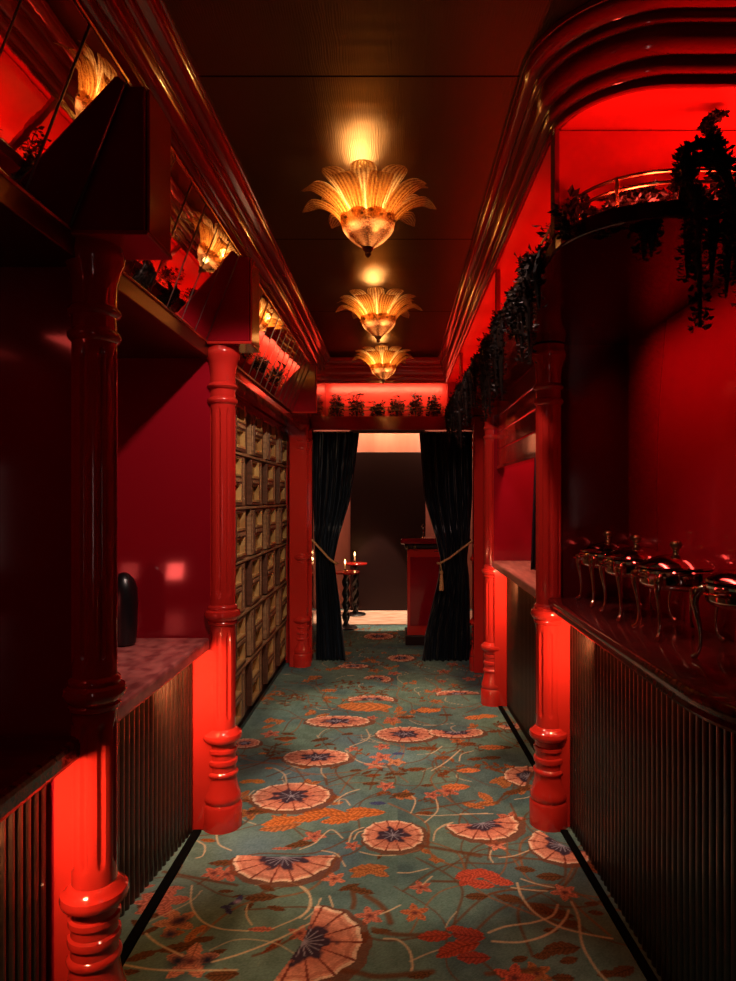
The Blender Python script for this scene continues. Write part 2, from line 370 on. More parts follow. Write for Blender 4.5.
    L_(1,215,470,150,.25); L_(1,80,500,120,.5); L_(1,350,490,90,.5); L_(1,375,570,130,.1,BRN,.5); L_(1,30,560,90,.1); L_(1,305,440,90,.2)
    stem(1,[(0,525),(70,500),(180,470),(340,430)]); stem(1,[(160,190),(290,215),(430,240)],.008); stem(1,[(490,500),(560,475),(640,430)])
    for x,y,wd,an in ((520,285,130,.1),(540,250,80,-.5),(575,325,80,-.3),(475,320,60,1.2),(390,262,60,0),(430,280,40,.4)): L_(1,x,y,wd,an)
    L_(1,560,465,110,.9,(.2,.05,.02),.2); L_(1,380,157,110,.1); L_(1,325,75,70,-.2,(.25,.08,.02)); L_(1,660,90,110,.3); L_(1,665,80,60,.9)
    L_(1,205,250,70,0,COR); L_(1,100,245,60,.3,COR); bud(P(1,155,300),.09,COR); L_(1,120,300,150,.1,COR,.3)
    bud(P(1,345,195),.045,COR); L_(1,520,402,110,0,COR,.25); L_(1,590,25,160,.3,RUST,.4); L_(1,600,105,90,0,COR,.2); bud(P(1,715,60),.05)
    bud(P(1,205,375),.07,(.50,.20,.10)); blob(P(1,225,368),.035,(.03,.02,.04),1); blob(P(1,185,420),.03,(.04,.03,.07),1)
    bud(P(1,260,520),.08,(.60,.22,.13)); blob(P(1,212,518),.04,(.02,.02,.04),1); blob(P(1,322,515),.035,(.02,.02,.04),1)
    for x, y, q in ((390,320,0),(420,305,.6),(440,290,1.4),(400,335,2.2)): L_(1,x,y,46,q,(.05,.05,.14),.5)
    blob(P(1,432,300),.015,(.4,.3,.5),1)
    tend(1,[(265,240),(262,310),(300,370),(370,400),(470,408)]); tend(1,[(470,310),(465,350),(485,385)]); tend(1,[(500,240),(590,225),(680,250),(700,300),(670,350),(560,400)])
    tend(1,[(355,55),(365,90),(410,112)]); tend(1,[(280,75),(312,95),(305,130),(280,140)]); tend(1,[(0,530),(150,552),(430,552)],.004); tend(1,[(95,418),(140,455),(230,500)],.004)
    tend(1,[(340,522),(450,490),(600,430),(736,360)],.004); tend(1,[(70,390),(170,345),(260,300),(300,260)],.003,.5); tend(1,[(330,480),(430,440),(560,450),(640,490)],.003,.5)
    # tile 2
    L_(2,330,455,90,.1); stem(2,[(300,445),(370,465),(490,470),(560,455)],.011); stem(2,[(270,310),(320,340),(355,380),(370,420)],.012); stem(2,[(215,290),(222,330),(215,360)],.010)
    L_(2,200,275,100,.5); L_(2,250,290,120,-.3); L_(2,240,490,130,.9,(.10,.03,.015),.5); stem(2,[(140,610),(240,625),(330,640),(540,620)],.012); L_(2,60,640,100,.1); L_(2,490,635,110,.2)
    stem(2,[(450,100),(560,115),(736,148)],.011); stem(2,[(540,250),(650,252)],.008); L_(2,325,150,50,1.2)
    for x,y,wd,an in ((280,200,170,.15),(320,215,110,-.6),(250,220,100,.5)): L_(2,x,y,wd,an,RUST,.42)
    bud(P(2,495,275),.042,COR); bud(P(2,470,380),.05,(.42,.12,.05)); bud(P(2,285,392),.05,COR); bud(P(2,215,105),.035,COR); bud(P(2,140,240),.045,(.6,.2,.12))
    for x,y,wd,an in ((550,475,150,.1),(650,520,190,.3),(690,460,130,-.2),(610,540,130,.5),(640,445,90,0)): L_(2,x,y,wd,an,(.36,.05,.025),.45)
    L_(2,700,560,120,0,BRN,.4); 
    for x,y,wd,an in ((690,220,120,.3),(730,260,90,-.3),(680,250,90,.8)): L_(2,x,y,wd,an,(.46,.07,.04),.5)
    tend(2,[(345,485),(400,490),(445,530),(460,590),(455,615)],.004); tend(2,[(330,385),(370,368),(410,348)]); tend(2,[(400,215),(450,215),(525,198)]); tend(2,[(245,130),(320,145),(420,140),(490,120)])
    tend(2,[(500,265),(540,230)]); tend(2,[(595,440),(610,410),(640,375)],.0025,.6); tend(2,[(0,270),(40,310),(40,360),(0,400)],.004); tend(2,[(85,320),(60,370),(20,405)]); tend(2,[(120,310),(135,355)])
    tend(2,[(545,85),(560,40),(625,10)]); tend(2,[(90,125),(150,140),(185,190)]); tend(2,[(200,90),(215,50),(260,30)]); tend(2,[(220,80),(240,50),(290,42)]); tend(2,[(0,120),(60,95),(125,40),(175,75)])
    # tile 3
    for x,y,wd,an in ((330,282,105,.0),(180,362,100,-.2),(290,400,120,-.4),(360,420,120,-.2),(400,455,90,0),(335,480,60,0),(375,545,140,.05),(300,575,70,0),(400,590,80,.3),(220,585,70,.3),(330,560,80,.2),(485,382,60,0),(500,415,60,-.2),(600,630,110,.4),(380,655,90,0),(240,255,80,-.2),(540,640,80,.2),(60,355,90,0)): L_(3,x,y,wd,an,BRN,.5)
    for x,y,wd,an in ((30,280,110,.3),(75,310,110,-.2),(150,300,100,-.3),(100,275,120,-.5),(60,265,70,.6)): L_(3,x,y,wd,an,(.50,.08,.045),.5)
    for x,y,wd,an in ((30,500,130,-.2),(50,580,130,0)): L_(3,x,y,wd,an,(.30,.045,.03),.5)
    stem(3,[(0,190),(120,205),(330,222),(450,240)],.007); stem(3,[(100,640),(200,630),(290,622)],.01); stem(3,[(130,350),(250,385),(330,440),(450,480)],.008)
    bud(P(3,385,340),.05,(.55,.17,.10)); bud(P(3,135,165),.045,(.6,.22,.14)); bud(P(3,200,655),.06,(.5,.09,.05))
    tend(3,[(210,305),(225,350),(270,410),(350,460),(450,490),(560,510)],.0045); tend(3,[(105,488),(170,465),(270,450),(340,425),(360,385)],.0045); tend(3,[(120,520),(230,522),(330,490),(385,440),(400,405)],.0045)
    tend(3,[(410,375),(435,430),(450,530),(500,620),(540,665)],.0045); tend(3,[(190,322),(250,330),(320,335)],.0035); tend(3,[(225,290),(280,308),(345,322)],.0035); tend(3,[(115,185),(110,210),(122,230)]); tend(3,[(145,212),(200,205),(255,185)])
    tend(3,[(0,50),(120,50)],.003); L_(3,500,250,130,-.6,(.2,.05,.02),.5)
    # tile 4
    stem(4,[(130,105),(200,120),(260,130)]); stem(4,[(160,245),(240,215),(270,200)]); stem(4,[(210,260),(340,238)]); stem(4,[(430,270),(500,245),(560,230)]); stem(4,[(410,240),(420,280)],.008)
    for x,y,wd,an in ((240,80,110,.1),(250,60,70,-.3),(200,165,70,.2),(390,85,90,.5),(430,105,60,-.3),(380,110,50,1),(320,205,80,.1),(545,218,60,.2),(610,275,80,.1),(660,315,60,.4),(130,395,120,0),(510,60,60,.3),(620,240,80,.2),(690,250,60,.1),(60,350,60,.2),(720,325,40,.2)): L_(4,x,y,wd,an,BRN if x%20 else (.2,.06,.02),.4)
    for x,y,wd,an in ((75,265,75,.4),(120,265,80,-.4),(170,208,40,0),(140,145,40,0)): L_(4,x,y,wd,an,(.50,.18,.04),.5)
    for x,y,wd,an in ((400,400,180,.1),(500,415,170,-.1),(590,400,170,0),(330,425,160,.2),(230,435,160,.3),(180,450,90,.2),(460,435,140,.2),(560,390,120,0)): L_(4,x,y,wd,an,(.52,.15,.04),.45)
    bud(P(4,660,115),.05,COR); bud(P(4,675,285),.05,COR); bud(P(4,530,125),.04); L_(4,640,360,80,0,(.05,.06,.16),.4); L_(4,725,145,50,.2,(.05,.06,.16),.5); bud(P(4,720,180),.04,(.5,.2,.1))
    tend(4,[(90,350),(85,325),(105,305)]); tend(4,[(190,208),(235,235),(245,275)],.004); tend(4,[(230,165),(260,195),(320,212)],.004); tend(4,[(400,195),(395,225),(415,250)]); tend(4,[(430,370),(500,320),(560,300)],.004)
    tend(4,[(470,365),(475,345),(500,345),(520,370)]); tend(4,[(500,130),(560,180),(680,205)],.004); tend(4,[(520,115),(600,80),(590,40)],.004); tend(4,[(565,90),(640,60)])
    # tile 5
    for x,y,wd,an in ((110,210,90,.3),(170,210,90,.1),(230,250,90,.2),(330,190,100,.1),(110,300,100,.2),(230,320,80,.8),(40,320,70,.1),(60,410,110,.2),(160,370,60,.1),(450,300,60,-1),(370,255,80,.2),(440,250,90,.1),(480,205,110,0),(450,135,70,.2),(240,65,70,0),(160,50,90,.2),(530,400,100,.4),(590,385,90,.2),(70,75,80,0),(150,490,90,.1)): L_(5,x,y,wd,an,(.17,.055,.02) if (x//10)%2 else BRN,.42)
    for x,y,wd,an in ((340,305,110,.1),(285,375,130,0),(370,75,110,.3),(500,335,60,0),(440,205,120,0),(150,40,70,0),(520,290,50,0)): L_(5,x,y,wd,an,(.55,.17,.06),.45)
    flower(P(5,515,105),.09,200,380,1,9); flower(P(5,600,330),.13,60,250,1,9)
    stem(5,[(140,475),(260,455),(370,435)],.007); stem(5,[(460,450),(510,400),(600,370)],.007); stem(5,[(330,55),(410,20)]); bud(P(5,183,412),.045,COR); bud(P(5,25,270),.05,(.5,.2,.1)); L_(5,40,232,50,0,(.05,.06,.16),.5)
    tend(5,[(115,495),(200,500),(420,490)],.003); tend(5,[(200,430),(205,480),(150,530)]); tend(5,[(180,305),(240,270),(305,215)],.004); tend(5,[(300,265),(310,235),(360,220)]); tend(5,[(120,235),(180,230),(225,200)]); tend(5,[(205,560),(235,540),(270,530)]); tend(5,[(90,490),(110,440),(95,415)]); tend(5,[(540,430),(600,420),(636,400)])
    # tile 6 (far)
    for x,y,wd,an in ((370,155,150,.0),(330,150,80,.2),(540,165,70,0),(270,110,50,0),(700,180,60,0)): L_(6,x,y,wd,an,(.50,.16,.05),.5)
    # round flowers and fans
    FL = [(0,393,835,31,0,360),(0,291,796,39,0,360),(0,316.6,757,33,0,360),(0,405,734,29,0,360),(0,456,732,27,150,400),(0,338,721,32,0,360),(0,245,743,15,0,360),
          (0,371,699.5,23,-20,200),(0,377,679,14,-60,170),(0,401,658,13,0,360),(0,458,694,22,0,200),(0,353,666,15,0,360),(0,330,612+40,12,0,360)]
    SQ = [.95,.78,.62,.70,.55,.50,.8,.6,.9,1,.55,.5,1]
    for (t, x, y, r, a0, a1), sq in zip(FL, SQ):
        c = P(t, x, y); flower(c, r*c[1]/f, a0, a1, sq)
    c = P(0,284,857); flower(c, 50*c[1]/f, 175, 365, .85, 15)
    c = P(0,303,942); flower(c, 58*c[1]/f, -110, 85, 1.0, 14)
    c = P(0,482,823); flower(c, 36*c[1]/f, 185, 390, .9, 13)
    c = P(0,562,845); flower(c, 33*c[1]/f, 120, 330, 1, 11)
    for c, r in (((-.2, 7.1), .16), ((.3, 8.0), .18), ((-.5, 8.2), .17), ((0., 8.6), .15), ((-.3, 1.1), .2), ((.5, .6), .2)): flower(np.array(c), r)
    # loom speckle
    col *= (.80+.40*rng.rand(*X.shape))[..., None]
    ny, nx = X.shape; v = np.stack([X, Y, np.zeros_like(X)], -1).reshape(-1, 3)
    idx = np.arange(nx*ny).reshape(ny, nx); q = np.stack([idx[:-1,:-1], idx[:-1,1:], idx[1:,1:], idx[1:,:-1]], -1).reshape(-1)
    me = bpy.data.meshes.new('floor'); nf = (nx-1)*(ny-1)
    me.vertices.add(len(v)); me.vertices.foreach_set('co', v.ravel().astype(np.float32))
    me.loops.add(nf*4); me.loops.foreach_set('vertex_index', q.astype(np.int32))
    me.polygons.add(nf); me.polygons.foreach_set('loop_start', (np.arange(nf)*4).astype(np.int32))
    me.update(calc_edges=True)
    at = me.color_attributes.new('pattern', 'FLOAT_COLOR', 'POINT')
    at.data.foreach_set('color', np.concatenate([col.reshape(-1,3), np.ones((len(v),1))], 1).ravel().astype(np.float32))
    m = bpy.data.materials.new('woven_floral_carpet'); m.use_nodes = True; nt = m.node_tree; b = nt.nodes['Principled BSDF']
    ca = nt.nodes.new('ShaderNodeVertexColor'); ca.layer_name = 'pattern'; nt.links.new(ca.outputs[0], b.inputs['Base Color'])
    b.inputs['Roughness'].default_value = .95; b.inputs['Specular IOR Level'].default_value = .1
    no = nt.nodes.new('ShaderNodeTexNoise'); no.inputs['Scale'].default_value = 260; tc = nt.nodes.new('ShaderNodeTexCoord'); nt.links.new(tc.outputs['Object'], no.inputs['Vector'])
    bp = nt.nodes.new('ShaderNodeBump'); bp.inputs['Strength'].default_value = .5; bp.inputs['Distance'].default_value = .004
    nt.links.new(no.outputs[0], bp.inputs['Height']); nt.links.new(bp.outputs[0], b.inputs['Normal'])
    me.materials.append(m); o = bpy.data.objects.new('floor', me); C.objects.link(o); o['kind'] = 'structure'
build_floor()

# ---------------------------------------------------------------- shell
mb = MB(); mb.box(-2.2, 3.2, -1.8, 9.4, CZ, CZ+.05); S('ceiling', mb, ceil_m)
S('wall_rear', MB().box(-2.2, 3.2, -1.85, -1.8, 0, CZ), lacquer_dark)
S('wall_left', MB().box(-1.55, -1.50, -1.8, 5.95, 0, CZ), lacquer_dark)
S('wall_right', MB().box(1.07, 1.17, 1.92, 5.95, 0, LZ-.03), lacquer_dark)
S('wall_far_right', MB().box(3.2, 3.25, -1.8, 2.0, 0, CZ), lacquer_dark)
# bay end walls (partitions on the column lines)
S('trim_1', MB().box(-1.50, -.83, 1.80, 1.86, 0, 2.20), lacquer_dark)
S('trim_2', MB().box(-1.50, -.80, 2.97, 3.03, 0, 2.20), lacquer_dark)
S('trim_3', MB().box(.70, 1.07, 3.02, 3.08, 0, LZ-.03), alcove_shaded)
S('trim_4', MB().box(.70, 1.07, 4.72, 4.78, 0, LZ-.03), lacquer_dark)
# pilaster strips behind the columns
for i, (x0, x1, y0, h) in enumerate([(-.935, -.83, 1.78, .80), (-.925, -.80, 2.95, .815), (.70, .795, 2.975, .985), (.70, .795, 4.70, 1.0), (.66, .80, 5.60, 2.2)]):
    S('trim_%d' % (5+i), MB().box(x0, x1, y0, y0+.10, 0, h), lacquer, bevel=.004)
# far-left wall between cabinet and doorway
S('trim_10', MB().box(-.955, -.80, 5.80, 5.95, 0, 2.25), lacquer, bevel=.004)
# left ledge below the mirrors, and the soffit over the bays
S('trim_11', MB().box(-1.5, -.85, -1.8, 3.0, 2.135, 2.195), brass_dark, bevel=.003)
S('trim_12', MB().box(-1.5, -.86, 3.03, 5.95, 2.14, 2.20), lacquer, bevel=.006)
S('trim_13', MB().prism([(-1.5, 2.20), (-.87, 2.20), (-.725, 2.60), (-.725, CZ), (-1.5, CZ)], -1.8, 5.95), lacquer_dark)
# left cornice
def cornice(a, zb=2.58):
    H = CZ-zb
    P_ = [(0,0),(.10,0),(.14,.02),(.14,.06),(.10,.07),(.10,.12),(.20,.14),(.26,.17),(.28,.22),(.28,.25),(.24,.26),(.24,.31),(.36,.34),(.46,.40),(.52,.47),(.54,.53),(.54,.56),(.50,.57),(.50,.61),(.60,.63),(.64,.66),(.64,.70),(.60,.71),(.60,.75),(.78,.78),(.88,.82),(.94,.87),(.96,.91),(.96,.93),(1,.94),(1,1.0),(0,1.0)]
    return [(o*a, zb+z*H) for o, z in P_]
S('trim_14', sweep([(-.72, -1.8), (-.72, 5.95)], cornice(.13), -1), cornice_red, smooth=True)
S('trim_15', sweep([(-.72, 5.97), (.46, 5.97)], cornice(.11, 2.545), -1), cornice_red, smooth=True)
rpath = [(.45, 5.97), (.45, 1.95)] + arc(.70, 1.92, .25, 180, 270, 14) + [(3.2, 1.67)]
S('trim_16', sweep(rpath, cornice(.085, 2.545), -1), cornice_red, smooth=True)
# right ledge / soffit over the bar with rounded corner
lp = [(.45, 5.95), (.45, 1.92)] + arc(.71, 1.90, .26, 180, 270, 12) + [(3.2, 1.64), (3.2, 1.92), (1.2, 1.98), (1.2, 5.95)]
S('trim_17', MB().slab(lp, LZ-.045, LZ), alcove_shaded, bevel=.006)
# back of the niche above the ledge, with rounded inner corner
S('wall_niche', MB().box(.66, 1.2, 1.90, 5.95, LZ, 2.545).box(.458, 3.2, 1.862, 1.90, LZ, 2.545), niche_red)
S('ceiling_niche', MB().slab([(.455, 5.95), (.455, 1.95)] + arc(.71, 1.92, .25, 180, 270, 12) + [(3.2, 1.68), (3.2, 2.0), (1.2, 2.0), (1.2, 5.95)], 2.55, CZ), niche_red)
S('trim_18', MB().box(.446, .460, 1.85, 1.90, LZ, 2.55), lacquer_dark, bevel=.002)
for i, y in enumerate((3.0, 4.72)): S('trim_%d' % (19+i), MB().box(.455, .475, y, y+.035, LZ, 2.55), lacquer_dark, bevel=.002)
# end wall: header, niche over the doorway, jambs
S('wall_end', MB().box(-1.55, -.775, YE, YE+.12, 0, CZ).box(.698, 1.6, YE, YE+.12, 0, CZ), lacquer)
S('trim_21', MB().box(-.80, .72, YE, YE+.14, 2.12, LZ-.005), lacquer_dark, bevel=.004)
S('wall_end_niche', MB().box(-.80, .72, YE+.14, YE+.18, 2.12, CZ), niche_red)
S('trim_22', MB().box(-.80, -.66, YE, YE+.14, LZ, 2.55).box(.46, .72, YE, YE+.14, LZ, 2.55), lacquer_dark)
# beyond the doorway
S('wall_lounge_back', MB().box(-2.2, 3.2, 8.85, 8.9, 0, CZ), pink_wall)
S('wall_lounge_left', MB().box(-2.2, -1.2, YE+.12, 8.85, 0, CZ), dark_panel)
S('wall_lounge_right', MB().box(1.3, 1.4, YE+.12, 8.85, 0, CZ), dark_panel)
S('wall_bar_inner_front', MB().box(1.07, 3.2, 1.92, 1.98, 0, LZ-.045), lacquer_dark)

# ---------------------------------------------------------------- columns
def column_parts(root, r=.058, H=2.20):
    def flutes(zr):
        def rf(rr, z, a):
            for z0, z1 in zr:
                if z0 < z < z1:
                    e = min(z-z0, z1-z); k = math.cos(a*8+PI/8)
                    wd = .25 if e > .015 else .25+.75*(1-e/.015)
                    return rr-.008*max(0, (k-wd)/(1-wd))**.6 if k > wd else rr
            return rr
        return rf
    q = r/.058
    base = [(.088,0),(.088,.105),(.084,.112),(.080,.118),(.084,.126),(.085,.14),(.080,.155),(.072,.18),(.066,.21),(.063,.235),(.070,.24),(.072,.247),(.070,.254),(.062,.26),(.061,.285),(.068,.29),(.070,.30),(.068,.31),(.061,.315),(.061,.34),
            (.068,.345),(.068,.36),(.061,.365),(.062,.385),(.074,.392),(.086,.402),(.089,.415),(.086,.428),(.076,.434),(.072,.440),(.066,.446),(r,.452)]
    MB().lathe([(a*q, z) for a, z in base], n=40).build('base', lacquer, root, True)
    zs = [.45]+[.455+.0]+list(np.linspace(.46, .91, 46))+[.925]
    MB().lathe([(r, z) for z in zs], n=96, rf=flutes([(.50, .89)])).build('lower_shaft', lacquer, root, True)
    ring = [(r,.92),(.066*q,.926),(.068*q,.936),(.064*q,.942),(.072*q,.95),(.080*q,.96),(.082*q,.972),(.078*q,.985),(.066*q,.992),(.068*q,1.0),(.066*q,1.008),(r,1.015)]
    MB().lathe(ring, n=40).build('collar', lacquer, root, True)
    zs = list(np.linspace(1.01, 1.93, 80))
    MB().lathe([(r, z) for z in zs], n=96, rf=flutes([(1.06, 1.90)])).build('upper_shaft', lacquer, root, True)
    cap = [(r,1.925),(.064*q,1.93),(.069*q,1.938),(.069*q,1.948),(.064*q,1.955),(r,1.96),(r*.98,1.995),(.066*q,2.0),(.070*q,2.008),(.066*q,2.018),(r,2.024),(r,2.06),(.060*q,2.09),(.067*q,2.12),(.076*q,2.14),(.080*q,2.155),(.078*q,2.17),(.074*q,2.178),(.074*q,H)]
    MB().lathe(cap, n=40).build('capital', lacquer, root, True)
cols = [((-.832, 1.80), 'glossy red fluted column nearest on the left, foot at the bottom edge'), ((-.80, 3.0), 'red fluted column on the left between fluted counter and letterbox cabinet'),
        ((-.855, 5.86), 'red fluted column beside the left half of the navy curtains'), ((.70, 3.02), 'red fluted column on the right beside the chafing dishes'),
        ((.70, 4.78), 'red fluted column on the right at the far end of the serving hatch'), ((.72, 5.72), 'red fluted column beside the right half of the navy curtains')]
proto = None
for (x, y), lab in cols:
    if proto is None:
        proto = empty('column', (x, y, 0), lab, 'column', 'red fluted columns'); column_parts(proto)
    else:
        c = copy_tree(proto); c.location = (x, y, 0); c['label'] = lab
# corbels on the left columns
def corbel(y0, y1, lab):
    o = empty('corbel', (-.80, y0, 2.2), lab, 'corbel', 'red corbels over the left columns')
    P_ = [(-.10, 0), (.14, 0), (.14, .375), (.07, .375), (-.10, .01)]
    MB().prism([(x, z) for x, z in [(-.10,0),(.14,0),(.14,.378),(.065,.378)]], .0, y1-y0).build('bracket', lacquer_dark, o, bevel=.004)
    mb = MB(); mb.prism([(.142,.0),(.150,.0),(.150,.375),(.142,.375)], .01, y1-y0-.01); mb.build('facing', lacquer, o, bevel=.002)
    MB().box(-.09, .15, -.004, y1-y0+.004, -.012, 0).build('drip_moulding', lacquer, o, bevel=.003)
corbel(1.71, 1.89, 'large dark red corbel above the nearest left column')
corbel(2.92, 3.10, 'dark red corbel above the left column beside the letterbox cabinet')
corbel(5.30, 5.90, 'deep red corbel at the far end of the mirrors, by the doorway')

# tilted mirrors
def mirror(y0, y1, n, lab):
    o = empty('tilted_mirror', (-.855, y0, 2.20), lab, 'mirror', 'tilted mirrors under the left cornice')
    L = y1-y0; A = Vector((.0, 0, .0)); B = Vector((.150, 0, .385)); nrm = Vector((.385, 0, -.150)).normalized()
    mb = MB(); rr = random.Random(int(y0*100))
    for k in range(n):
        a = L*k/n+.003; b = L*(k+1)/n-.003; t = [rr.uniform(-.0012, .0012) for _ in range(4)]
        q = [Vector((A.x,a,A.z))+nrm*t[0], Vector((A.x,b,A.z))+nrm*t[1], Vector((B.x,b,B.z))+nrm*t[2], Vector((B.x,a,B.z))+nrm*(t[0]+t[2]-t[1])]
        mb.add([p+nrm*.006 for p in q]+[p+nrm*.001 for p in q], [(0,3,2,1),(4,5,6,7),(0,1,5,4),(1,2,6,5),(2,3,7,6),(3,0,4,7)])
    mb.build('glass', mirror_m, o)
    for k in range(n+1):
        y = min(max(L*k/n, .004), L-.004)
        mb = MB(); mb.tube([(A+nrm*.006)+Vector((0,y,0)), (B+nrm*.006)+Vector((0,y,0))], .0028, 6); mb.build('glazing_bar', lead, o)
    f = MB(); f.tube([A+nrm*.008+Vector((0,0,0)), A+nrm*.008+Vector((0,L,0))], .006, 6); f.tube([B+nrm*.006, B+nrm*.006+Vector((0,L,0))], .005, 6)
    f.build('frame', brass, o)
mirror(.25, 1.70, 7, 'tilted mirror at top left reflecting a large amber chandelier')
mirror(1.90, 2.91, 6, 'tilted mirror between the two dark red corbels')
mirror(3.11, 5.29, 14, 'long tilted mirror above the letterbox cabinet')

# ---------------------------------------------------------------- left bays
tag(MB().slab([(-1.5, 1.87), (-.845, 1.87), (-.845, 2.955), (-1.5, 2.955)], .815, .87).build('countertop', counter_rose, bevel=.012),
    'rose veined stone countertop between the two nearest left columns', 'countertop')
tag(MB().box(-1.5, -.845, -.9, 1.775, .80, .86).build('countertop', counter_dark, bevel=.016),
    'dark polished wood countertop at lower left in front of nearest column', 'countertop')
def flute_front(path, z0, z1, pitch=.036, amp=.015):
    """half round reeds along a path (x,y), facing left of travel"""
    pts = []; 
    P_ = [Vector(p) for p in path]; seg = []
    tot = sum((b-a).length for a, b in zip(P_[:-1], P_[1:])); n = int(tot/pitch); sub = 6
    def atl(s):
        for a, b in zip(P_[:-1], P_[1:]):
            l = (b-a).length
            if s <= l+1e-9: return a+(b-a)*(s/l), (b-a).normalized()
            s -= l
        return P_[-1], (P_[-1]-P_[-2]).normalized()
    vs = []
    for i in range(n*sub+1):
        p, t = atl(tot*i/(n*sub)); o = amp*abs(math.sin(PI*i/sub))**.5; nr = Vector((-t.y, t.x)); q = p+nr*o
        vs.append((q, p-nr*.02))
    V = []; F = []
    for q, b in vs: V += [(q.x,q.y,z0),(q.x,q.y,z1),(b.x,b.y,z1),(b.x,b.y,z0)]
    for i in range(len(vs)-1):
        a = i*4; c = a+4
        for k in range(4): F.append((a+k, c+k, c+(k+1)%4, a+(k+1)%4))
    m = MB(); m.add(V, F); return m
tag(flute_front([(-.930, 2.945), (-1.05, 1.87)], .0, .81).build('counter_front', fluted), 'dark vertically fluted counter front under the rose stone top', 'counter front')
tag(flute_front([(-.96, 1.775), (-.96, -.9)], .0, .80).build('counter_front', fluted), 'dark fluted counter front at the lower left corner', 'counter front')
tag(MB().box(-.915, -.878, 1.90, 2.94, 0, .010).build('floor_strip', strip_black), 'thin black floor strip in front of left fluted counter', 'floor strip')
# black form added in place of a dark reflection in the alcove wall
def dark_reflection(loc, lab, s=1.):
    o = MB().lathe([(.04*s,0),(.05*s,.01),(.055*s,.08),(.058*s,.18),(.055*s,.24),(.042*s,.28),(.02*s,.305),(.008*s,.31)], n=28).build('dark_reflection', reflection_m, smooth=True); o.location = loc
    tag(o, lab, 'dark_reflection')
dark_reflection((-1.17, 2.80, .871), 'tall black round topped stand-in for a wall reflection at the back of rose countertop')

# ---------------------------------------------------------------- letterbox cabinet
def cabinet():
    X0 = -1.035; o = empty('letterbox_cabinet', (X0, 3.12, 0), 'tall walnut letterbox cabinet with rows of brass windows on left wall', 'cabinet')
    L = 2.83; MB().box(-.30, 0, 0, L, 0, 2.13).build('carcass', cab_wood, o, bevel=.004)
    MB().box(0, .035, 0, L, 2.075, 2.135).build('crown_rail', lacquer, o, bevel=.008)
    MB().box(0, .03, 0, L, 0, .03).build('plinth', black, o)
    px = .540; rows = 6
    for r in range(rows):
        zc = 1.955-.347*r+.0; 
        if r < rows-1: MB().box(0, .034, 0, L, zc-.1735-.008, zc-.1735+.008).build('rail', cab_pale, o, bevel=.003)
        for c in range(6):
            cy = c*px; mir = 1 if r % 2 == 0 else -1
            wy = cy+ (.0 if mir > 0 else -.10)          # centre of the windows
            if wy+.13 > L or wy-.14 < 0: continue
            z0, z1 = zc-.155, zc+.155
            d = MB()
            y0, y1 = wy-.125, wy+.125
            # face frame around two windows
            def fr(a, b, e, g, t=.026, x=.034): d.box(0, x, a, b, e, g)
            wn = [(zc-.135, zc-.020), (zc+.030, zc+.145)]
            fr(y0-.012, y0+.018, z0, z1); fr(y1-.018, y1+.012, z0, z1)
            fr(y0+.018, y1-.018, z0, wn[0][0]); fr(y0+.018, y1-.018, wn[0][1], wn[1][0]); fr(y0+.018, y1-.018, wn[1][1], z1)
            door = d.build('door', cab_wood, o, bevel=.003)
            MB().box(.034, .040, y0+.025, y1-.025, zc-.006, zc+.016).build('label_strip', cab_pale, door, bevel=.002)
            for a, b in wn:
                w_ = MB(); w_.box(.004, .038, y0+.018, y1-.018, a, a+.016)
                w_.box(.004, .037, y1-.038, y1-.018, a+.012, b); w_.box(.004, .030, y0+.018, y0+.022, a+.012, b); w_.box(.004, .030, y0+.018, y1-.018, b-.005, b)
                w_.build('brass_window', cab_gold, door, bevel=.001); MB().box(.002, .004, y0+.018, y1-.018, a, b).build('window_pane', cab_pane, door)
            # side stile with dark pull slot
            sy = wy-mir*.185; 
            if .03 < sy < L-.03:
                s = MB(); s.box(0, .028, sy-.045, sy-.018, z0, z1); s.box(0, .028, sy+.018, sy+.045, z0, z1); s.box(0, .028, sy-.018, sy+.018, z0, z0+.03); s.box(0, .028, sy-.018, sy+.018, z1-.03, z1)
                st = s.build('stile', cab_pale, o, bevel=.002)
                MB().box(.001, .003, sy-.018, sy+.018, z0+.03, z1-.03).build('slot', black, st)
cabinet()

# ---------------------------------------------------------------- right bays
ct = [(.685, 2.97)] + arc(1.185, 1.6, .50, 180, 270, 14) + [(3.15, 1.10), (3.15, 1.91), (1.06, 1.91), (1.06, 2.97)]
def nosed(poly, z0, z1):
    """slab with an ogee edge: stacked offsets"""
    mb = MB(); c = Vector((1.2, 1.9)); n = len(poly)
    prof = [(-.030, z0), (-.012, z0+.004), (-.004, z0+.014), (-.008, z0+.026), (-.004, z0+.032), (0, z0+.040), (0, z1-.012), (-.006, z1-.003), (-.012, z1)]
    rows = []
    for off, z in prof:
        row = []
        for i, p in enumerate(poly):
            a = Vector(poly[i-1]); b = Vector(poly[(i+1) % n]); p = Vector(p)
            d0 = (p-a).normalized(); d1 = (b-p).normalized(); t = (d0+d1); t = t.normalized() if t.length > 1e-6 else d0
            nr = Vector((t.y, -t.x))*-1          # inward for this winding
            k = 1/max(.5, t.dot(d0)); q = None
            row.append((p.x-nr.x*off*k, p.y-nr.y*off*k, z))
        rows.append(row)
    V = [v for r in rows for v in r]; F = []
    for j in range(len(rows)-1):
        for i in range(n): F.append((j*n+i, j*n+(i+1)%n, (j+1)*n+(i+1)%n, (j+1)*n+i))
    F.append(tuple(range(n-1,-1,-1))); F.append(tuple((len(rows)-1)*n+i for i in range(n)))
    mb.add(V, F); return mb
tag(nosed(ct, .985, 1.05).build('countertop', counter_dark, smooth=True), 'dark mahogany bar countertop with rounded corner under the chafing dishes', 'countertop')
